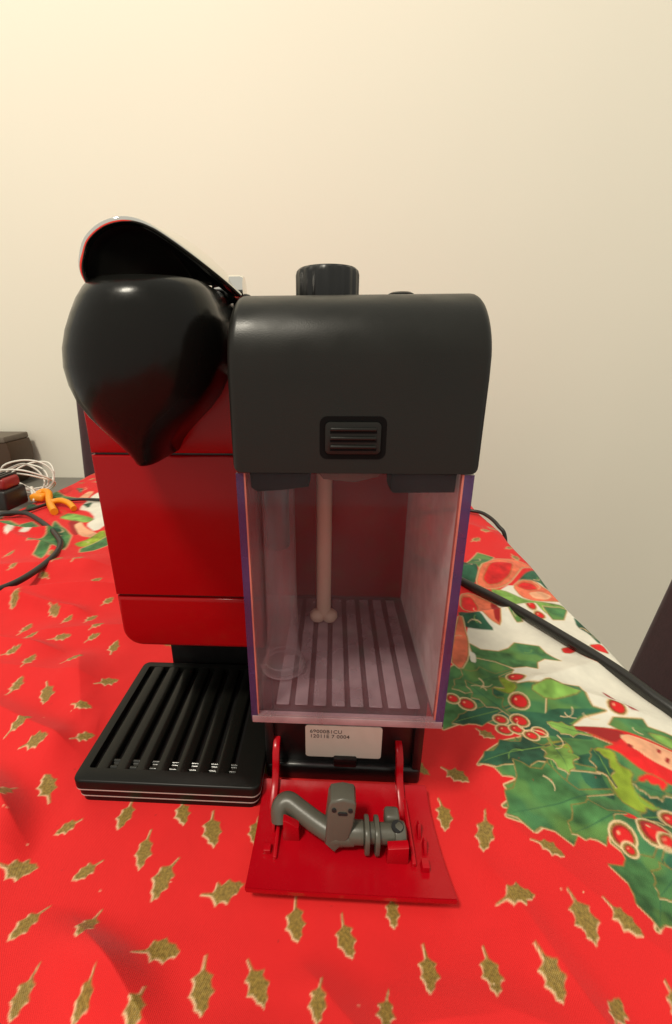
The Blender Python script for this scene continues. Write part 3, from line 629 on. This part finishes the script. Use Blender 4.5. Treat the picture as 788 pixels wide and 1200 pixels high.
# lever: chrome hood with a black liner
def lever():
    lv = None
    rim = spline([(43.0, 8, 226.5), (43.6, 5, 229), (45.2, 3, 232), (48.2, 2, 236.6), (53.8, 2, 240.3), (60.1, 3, 241.8), (64.4, 8, 241.6), (68.6, 16, 239.5), (73.6, 26, 236), (79.3, 38, 231.4), (84.2, 47, 227)], 6)
    n = len(rim)
    back = []
    for i in range(n):
        t = i/(n-1); a = math.pi*(1-t)
        back.append(Vector((57+27*math.cos(a), 92-14*math.sin(a)*0+(-30*t if t > .5 else -15*t*2*.5-0), 225+11*math.sin(a))))
    cen = Vector((58, 40, 222))
    def shell(off, rows=12, lift=1.0):
        g = []
        for j in range(rows+1):
            u = j/rows; row = []
            for i in range(n):
                p = rim[i].lerp(back[i], u)
                p.z += 7.0*math.sin(math.pi*u)*math.sin(math.pi*i/(n-1))
                d = (p-cen); d.normalize()
                row.append(p - d*off)
            g.append(row)
        return g
    outer, inner = shell(0), shell(2.4)
    nb = bmesh.new()
    O = [[nb.verts.new(p) for p in r] for r in outer]; I = [[nb.verts.new(p) for p in r] for r in shell(1.9)]
    for G, fl in ((O, False), (I, True)):
        for A, B in zip(G, G[1:]):
            for i in range(n-1): nb.faces.new((A[i], A[i+1], B[i+1], B[i]))
    for i in range(n-1): nb.faces.new((O[0][i], O[0][i+1], I[0][i+1], I[0][i])); nb.faces.new((O[-1][i], O[-1][i+1], I[-1][i+1], I[-1][i]))
    for j in range(len(O)-1):
        nb.faces.new((O[j][0], O[j+1][0], I[j+1][0], I[j][0])); nb.faces.new((O[j][-1], O[j+1][-1], I[j+1][-1], I[j][-1]))
    lv = obj('lever', nb, 'chrome', cm, smooth=60)
    nb = bmesh.new(); A_ = shell(2.0); B_ = shell(3.4)
    A = [[nb.verts.new(p) for p in r] for r in A_]; B = [[nb.verts.new(p) for p in r] for r in B_]
    for G in (A, B):
        for P, Q in zip(G, G[1:]):
            for i in range(n-1): nb.faces.new((P[i], P[i+1], Q[i+1], Q[i]))
    for G0, G1 in ((A[0], B[0]), (A[-1], B[-1])):
        for i in range(n-1): nb.faces.new((G0[i], G0[i+1], G1[i+1], G1[i]))
    obj('lever_liner', nb, 'liner', lv, smooth=60)
    # chrome rim bead
    nbr = tube([tuple(p + Vector((0, -.3, 0))) for p in rim], .85, 10, k=1)
    obj('lever_rim', nbr, 'chrome', lv, smooth=60)
    obj('hinge', lathe([(2.2, 72.5), (4.9, 72.9), (5.2, 74), (5.2, 84.0), (4.6, 85.2), (0.5, 85.4)], (0, 52, 229.8), 'x', 28), 'chrome', lv)
    obj('hinge_cover', rbox(80, 88.2, 50, 70, 219, 228.2, 2.5, 3), 'black', lv)
lever()

# accessory door folded open onto the cloth, with hinge arms and clips
dr = obj('accessory_door', bmesh.new(), 'door_red', cm) if False else None
def door():
    # curved panel: profile in (y, z), open edge raised a little off the cloth
    ys = [10.5, 8, 4, 0, -6, -12, -18, -24, -30, -34.2, -36.2]
    zt = [8.4, 6.8, 5.6, 5.0, 4.8, 4.9, 5.4, 6.2, 7.2, 8.2, 8.8]
    nb = bmesh.new(); cols = []
    xs = [0, .8, 2.0, 5, 10, 20, 40, 60, 70, 75, 78, 79.2, 80]
    G = []; H = []
    for y, z in zip(ys, zt):
        u = (10.5-y)/46.7; x0 = 90.4 - .3*u; x1 = 169.2 + 2.8*u*u
        G.append([nb.verts.new((x0+(x1-x0)*x/80, y, z + .55*(abs(x-40)/40)**4)) for x in xs])
        H.append([nb.verts.new((x0+(x1-x0)*x/80, y+(.2 if y < -35 else 0), z - 3.1 + .55*(abs(x-40)/40)**4)) for x in xs])
    def quads(A):
        for P, Q in zip(A, A[1:]):
            for i in range(len(P)-1): nb.faces.new((P[i], P[i+1], Q[i+1], Q[i]))
    quads(G); quads(H)
    for A, B in ((G[0], H[0]), (G[-1], H[-1])):
        for i in range(len(A)-1): nb.faces.new((A[i], A[i+1], B[i+1], B[i]))
    for j in range(len(G)-1):
        for e in (0, -1): nb.faces.new((G[j][e], G[j+1][e], H[j+1][e], H[j][e]))
    bmesh.ops.recalc_face_normals(nb, faces=nb.faces)
    bmesh.ops.bevel(nb, geom=[e for e in nb.edges if e.calc_face_angle(0) > 1.0], offset=.5, segments=2, affect='EDGES')
    d = obj('accessory_door', nb, 'door_red', cm, smooth=50)
    # hinge arms, curved plates rising into the base
    for x in (94.6, 154.6):
        pr = [(-3, 4.2), (6, 4.6), (11.5, 6.2), (14.5, 10), (15.3, 15), (17, 20.5), (20.5, 22.8), (20.5, 25.6), (16.2, 24.6), (12.6, 21.5), (11.2, 16), (9.6, 12), (5, 9.0), (-1, 6.8)]
        obj('hinge_arm', prism(pr, 'x', x, x+3.4, .6), 'door_red', d)
    # clips that hold the spout
    obj('clip', prism([(102.6, 3.5), (110.0, 3.5), (109.6, 13.2), (107.8, 14.4), (104.4, 16.6), (102.9, 17.0)], 'y', -15.6, -12.2, .5), 'door_red', d)
    obj('clip', prism([(146.4, 3.5), (155.6, 3.5), (155.2, 15.6), (151.0, 15.0), (146.8, 14.4)], 'y', -23.0, -19.4, .5), 'door_red', d)
    obj('clip', prism([(102.8, 4), (108, 4), (107.4, 9), (103.4, 9)], 'y', -2.0, 1.6, .4), 'door_red', d)
    obj('rib', rbox(156.8, 158.6, -24, 4, 3.8, 8.2, .5), 'door_red', d)
    obj('rib', rbox(99.4, 101.0, -24, 4, 3.8, 8.0, .5), 'door_red', d)
    for k_, (x, y) in enumerate(((161.4, -10), (162.6, -17), (97.2, -10), (96.4, -3))):
        obj('fin', prism([(y-3.2, 4.4), (y+3.4, 4.4), (y+2.6, 9.6), (y+.6, 10.4)], 'x', x, x+1.5, .35), 'door_red', d)
    obj('tab', prism([(160, 4), (164, 4), (163.4, 9.5), (160.6, 9.5)], 'y', -26, -22, .5), 'door_red', d)
    obj('tab', prism([(94.6, 4), (98.6, 4), (98, 8.4), (95.2, 8.4)], 'y', -22, -18.4, .5), 'door_red', d)
door()

# ------------------------------------------------------------------ milk container docked on the right
mk = thing('milk_container', 'clear plastic milk container with charcoal lid docked on the coffee machine', 'milk container')
X0, X1, Y0, Y1, Z0, Z1 = 90.2, 168.0, -6.0, 89.6, 62.0, 167.2
def side_wall(name, xa, xb, m):
    bm = rbox(xa, xb, Y0, Y1, Z0+.2, Z1, .0)
    me_o = obj(name, bm, m, mk, smooth=0)
    me = me_o.data; me.materials.append(M['edge'])
    for p in me.polygons:
        if p.normal.y < -.9: p.material_index = 1
    return me_o
side_wall('tank_wall', X0, X0+2.6, 'clear_side'); side_wall('tank_wall', X1-3.2, X1, 'frosted_side')
obj('tank_front', rbox(X0+3.22, X1-3.87, Y0+.05, Y0+1.9, Z0+3.6, Z1), 'clear', mk, smooth=0)
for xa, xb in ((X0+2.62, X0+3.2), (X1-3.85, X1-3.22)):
    obj('refraction_strip', rbox(xa, xb, Y0+.05, Y0+2.2, Z0+3.6, Z1, .0), 'edge_refraction', mk, smooth=0)  # thin pink strip painting the refracted red panel into the corner
obj('tank_back', rbox(X0+2.65, X1-3.25, Y1-1.8, Y1, Z0+3.6, Z1), 'clear', mk, smooth=0)
fl = obj('tank_floor', rbox(X0+2.65, X1-3.25, Y0+.02, Y1, Z0, Z0+2.6), 'clear_floor', mk, smooth=0)
obj('floor_lip', rbox(X0+.4, X1-.4, Y0-.5, Y0-.02, Z0-.4, Z0+2.9, .2), 'edge_pale', fl)
obj('floor_line', rbox(X0+2.7, X1-3.3, Y0+.06, Y0+1.9, Z0+2.65, Z0+3.55), 'edge_pale', fl, smooth=0)
for i in range(8):
    x = 99.6 + 7.85*i
    obj('rib', rbox(x, x+5.5, 0.0, 84, Z0+2.65, Z0+3.5, .35, 1), 'rib', fl)
# lid with rolled front edge
def lid():
    pr = [(Y0-.6, 167.6), (Y0-.6, 197.0)] + arc(15.4, 200.5, 22, 180-8, 90, 14) + [(70, 223.4), (86, 220), (91, 214), (91, 167.6)]
    bm = prism(pr, 'x', 89.2, 169.4, r=3.0, seg=5)
    # plan and corner softening: taper the upper corners inwards
    for v in bm.verts:
        z = v.co.z
        if z > 190:
            k_ = ((z-190)/33)**2; v.co.x = 129.3 + (v.co.x-129.3)*(1-.030*k_)
    return obj('lid', bm, 'lid', mk, smooth=35)
ld = lid()
yb = Y0-.6
frame = prism(rrect(118.0, 139.0, 172.3, 185.9, 2.4), 'y', yb-.12, yb+.4)
obj('button_recess', frame, 'liner', ld)
bt = obj('release_button', prism(rrect(119.7, 137.3, 174.0, 184.2, 1.6), 'y', yb-.9, yb-.05, .4), 'lid', ld)
for i in range(3):
    z = 175.9 + 2.75*i
    obj('ridge_shade_strip', rbox(121.3, 135.9, yb-.96, yb-.7, z-.75, z+.05), 'liner', bt, smooth=0)  # flat black strip painting the shadow line under each grip ridge
    obj('grip_ridge', rbox(121.3, 135.9, yb-1.6, yb-.8, z, z+1.1, .42, 3), 'lid', bt)
obj('lid_vent', lathe([(4.6, 0), (4.4, 1.0), (3.4, 1.5), (.3, 1.7)], (144.5, 20, 222.2), 'z', 24), 'lid', ld)
def knob():
    nb = bmesh.new(); N = 72; rings = []
    for r, h, fl in ((11.8, 221.5, 1), (12.1, 223.5, 1), (12.1, 232.4, 1), (11.7, 233.8, .6), (10.8, 234.6, 0), (8.8, 234.2, 0), (.4, 234.0, 0)):
        rings.append([nb.verts.new((119.3+(r-(.45*fl if i % 4 < 2 else 0))*math.cos(2*math.pi*i/N), 41+(r-(.45*fl if i % 4 < 2 else 0))*math.sin(2*math.pi*i/N), h)) for i in range(N)])
    for A, B in zip(rings, rings[1:]):
        for i in range(N): nb.faces.new((A[i], A[(i+1) % N], B[(i+1) % N], B[i]))
    nb.faces.new(rings[0][::-1]); nb.faces.new(rings[-1])
    return obj('froth_knob', nb, 'black', mk, smooth=30)
knob()
# under the lid: black tabs, grey foam guide, straw and guide tube
obj('lid_tab', prism([(93.8, 167.5), (114.6, 167.5), (114.2, 161.4), (105, 160.0), (96.2, 159.4), (94.2, 160.8)], 'y', -1.5, 10, .5), 'liner', ld)
obj('lid_tab', prism([(142, 167.5), (163.8, 167.5), (163.6, 159.8), (143, 159.4), (142, 160.4)], 'y', -1.5, 10, .5), 'liner', ld)
obj('lid_guide', prism([(115, 167.5), (141.4, 167.5), (138, 163.5), (130, 161.5), (119, 162.5)], 'y', 4, 30, .6), 'grey', ld)
def straw():
    bm = lathe([(3.9, 70), (3.9, 166)], (118.2, 62, 0), 'z', 24, cap=False)
    o = obj('milk_straw', bm, 'straw', mk)
    for dx in (-4.0, 4.0):
        obj('straw_foot', lathe([(.4, 66.0), (3.4, 66.6), (4.4, 68.4), (4.2, 70.6), (2.4, 72.4), (.4, 72.8)], (118.2+dx*.8, 61, 0), 'z', 18), 'straw', o)
straw()
obj('frother_rod', lathe([(4.6, 128), (5.0, 129), (5.0, 166)], (99.6, 22.6, 0), 'z', 24), 'dark_rod', mk)
tbm = lathe([(6.6, 166), (6.8, 110), (7.2, 80), (8.2, 72), (10.2, 68.6), (10.4, 66.4), (9.4, 66.2), (9.2, 67.6)], (100.2, 23, 0), 'z', 32, cap=False)
ft = obj('frother_tube', tbm, 'tube', mk, smooth=60)
for z, r in ((66.6, 10.0), (70.2, 8.6)):
    obj('tube_ring', tube([(100.2+r*math.cos(a*.2618), 23+r*math.sin(a*.2618), z) for a in range(25)], .42, 6, k=1), 'tube', ft)

# ------------------------------------------------------------------ grey hot-water spout lying in the open door
sp = thing('water_spout', 'grey plastic hot water spout lying in the open red door', 'spout')
obj('pipe', tube([(101.2, -9.5, 8.6), (101.0, -6.6, 13.0), (104.4, -5.4, 14.6), (110, -8.2, 13.6), (118, -12.4, 12.0), (125.5, -15.6, 11.2), (133, -15.6, 11.2)], 4.3, 16), 'grey', sp)
obj('elbow', lathe([(.5, -4.9), (3.2, -4.6), (4.6, -3), (4.9, 0), (4.6, 3), (3.2, 4.6), (.5, 4.9)], (125.6, -15.4, 11.0), 'x', 20), 'grey', sp)
bm = prism([(120.9, 11.0), (122.2, 27.2), (123.2, 29.8), (128.2, 31.2), (133.0, 30.2), (133.8, 28.4), (132.8, 20), (131.0, 14.0), (125.0, 7.4)], 'y', -15.6, -7.0, .9, 3)
for v in bm.verts:
    if v.co.y < -11: v.co.y -= (30-v.co.z)*.24
fin = obj('docking_fin', bm, 'grey', sp)
for x in (125.2, 132.0): obj('hole', lathe([(.1, -16.95), (.95, -16.9), (.95, -14)], (x-.6, 0, 26.6), 'y', 14), 'hole', fin)
obj('notch', prism(rrect(126.2, 130.2, 24.4, 25.8, .7), 'y', -17.2, -15.2), 'hole', fin)
obj('barrel', lathe([(4.3, 131), (4.6, 132), (4.6, 137), (4.0, 137.6), (4.0, 150), (4.8, 150.4), (5.2, 152.4), (4.6, 154.6), (3.4, 155.2), (3.2, 153)], (0, -15.2, 12.2), 'x', 26), 'grey', sp)
for x in (137.6, 141.8):
    fl_ = prism([(y_-15.4, z_+12.0) for y_, z_ in rrect(-6.6, 6.0, -7.0, 6.4, 4.6, 6)], 'x', x, x+2.0, .5)
    obj('flange', fl_, 'grey', sp)
obj('socket', rbox(146.5, 153, -12.6, -6.5, 9.5, 17.6, 1.6, 3), 'grey', sp)
obj('socket_hole', lathe([(.2, -.15), (2.6, -.1), (2.6, .8)], (151.5, -15.2, 16.2), 'z', 18), 'hole', sp)

# ------------------------------------------------------------------ cords on the cloth
def cord(label, pts, r, k=10, m='cord'):
    return tag(obj('cable', tube(pts, r, 14, k=k), m, smooth=60), label, 'cable')
cord('thick black cord running from behind the milk container along the white holly print', [(150, 322, 24), (190, 290, 9), (228, 238, 6.5), (245.9, 213.7, 6.4), (273.5, 174.8, 6.4), (295.8, 135.4, 6.2), (312.1, 104.3, 5.6), (322, 79.1, 4.6), (331, 60, 1.5), (341, 30, -14), (348, -10, -50), (352, -40, -110), (356, -60, -200), (360, -70, -400), (365, -75, -745)], 3.9)
cord('thin black cord hanging over the far edge of the table behind the container', [(150, 330, 8), (230, 400, 4), (285, 425, 5), (313.1, 416, 6), (326.4, 404, 5.6), (335, 378, 0), (343, 366, -20), (350, 362, -120)], 2.4)
cord('thin black cord lying straight beside the orange plastic strap', [(40, 320, 20), (-40, 390, 6), (-130, 440, 5), (-223.9, 444.5, 6), (-259.8, 443.1, 6.5), (-284.5, 430.3, 6.5), (-300, 396.7, 6), (-312, 379.5, 5.5), (-334, 368.7, 3), (-346, 362, -40), (-350, 360, -150)], 2.3)
cord('black cord curling in a loop across the green holly print', [(-352, 372, -120), (-346, 374, -20), (-330, 373.8, 5), (-294, 376.3, 9), (-259.6, 355.5, 8.6), (-222.9, 325.2, 8.0), (-193.4, 295.5, 8), (-178.6, 275.1, 9), (-164.9, 244.2, 12), (-158.8, 213, 14), (-159.6, 184, 15), (-170.3, 166, 14.5), (-190, 150, 13), (-240, 128, 9)], 3.0)

# ------------------------------------------------------------------ clutter at the table's far left edge
def coil():
    bm = bmesh.new(); rnd = random.Random(4); pts = []
    c = Vector((-345, 470, 28))
    for i in range(60):
        a = i*.58; r = 33+8*math.sin(i*.53)+rnd.uniform(-3, 3)
        tilt = .9*math.sin(i*.19+.6)
        x, y_, z = r*math.cos(a)*1.15, r*math.sin(a)*math.sin(tilt)*.9, abs(r*math.sin(a))*math.cos(tilt) if False else r*math.sin(a)*math.cos(tilt)
        pts.append((c.x+x+6*math.sin(i*.11), c.y+y_, max(c.z+z*.86, 5.5+(i % 3)*1.5)))
    pts += [(-330, 452, 18), (-322, 440, 10), (-318, 432, 7)]
    o = tag(obj('cable', tube(pts, 1.35, 8, k=4), 'white_cable', smooth=60), 'tangled coil of thin white cable at the far edge of the tablecloth', 'cable')
    obj('plug', tube([(-336, 458, 20), (-330, 450, 14), (-326, 445, 10)], 2.6, 10), 'white_cable', o)
coil()
og = thing('plastic_strap', 'bright orange plastic strap lying beside the white cable coil', 'strap')
obj('strap_band', tube([(-326, 446, 9), (-318, 456, 14), (-306, 451, 14), (-296, 436, 10), (-280, 414, 8), (-258, 388, 7)], 5.0, 10), 'orange', og)
obj('strap_hook', tube([(-288, 420, 8), (-272, 424, 11), (-254, 416, 10), (-240, 404, 6)], 4.2, 10), 'orange', og)
obj('strap_buckle', rbox(-328, -306, 436, 450, 4, 15, 4, 3), 'orange', og)
ad = thing('power_adapter', 'black and dark red adapter lying under the white cable coil', 'adapter')
obj('adapter_body', rbox(-372, -334, 402, 446, 1, 30, 4, 3), 'adapter_black', ad)
obj('adapter_cover', rbox(-366, -337, 408, 442, 29.5, 46, 5, 3), 'adapter_red', ad)
for i in range(3): obj('adapter_rib', rbox(-362+8*i, -358+8*i, 404, 444, 45, 49, 1), 'adapter_black', ad)

# grey ledge against the wall with a brown case on it
le = thing('ledge', 'low grey ledge along the cream wall behind the table', 'ledge')
obj('ledge_top', rbox(-1500, -150, 745, 899, -104, -86, 2), 'ledge', le)
obj('ledge_body', rbox(-1490, -160, 757, 899, -750, -104), 'ledge', le, smooth=0)
bc = thing('wooden_case', 'dark brown wooden case with greyish top standing on the grey ledge', 'case')
obj('case_body', prism([(-900, 22), (-900, -85.8), (-662, -85.8), (-648, -70), (-638, -48), (-631, -20), (-630, 0), (-634, 22)], 'y', 800, 880, 2), 'brown', bc)
obj('case_top', rbox(-898, -636, 798, 882, 22.2, 36, 3), 'brown_top', bc)

# ------------------------------------------------------------------ plum chairs
def chair(label):
    c = thing('chair', label, 'chair', 'plum upholstered dining chairs')
    # local: seat centre at origin, facing -y, floor at z = -750
    obj('seat', rbox(-205, 205, -230, 215, -385, -316, 22, 4), 'chair', c)
    bm = rbox(-225, 225, 190, 250, -380, 190, 20, 4)
    for v in bm.verts:
        v.co.y += (v.co.z+300)*.13
    obj('backrest', bm, 'chair', c)
    for x in (-195, 195):
        for y in (-200, 195): obj('leg', tube([(x, y, -380), (x*1.02, y*1.03, -750)], 18, 8, k=1, radii=(20, 13)), 'chair_leg', c)
    return c
c1 = chair('plum velvet dining chair tucked behind the far end of the table')
c1.location = Vector((-181, 470, 0))*MM
c2 = chair('plum velvet dining chair beside the cream printed side of the tablecloth')
c2.location = Vector((452, 275, 0))*MM; c2.rotation_euler = (0, 0, math.radians(-90))
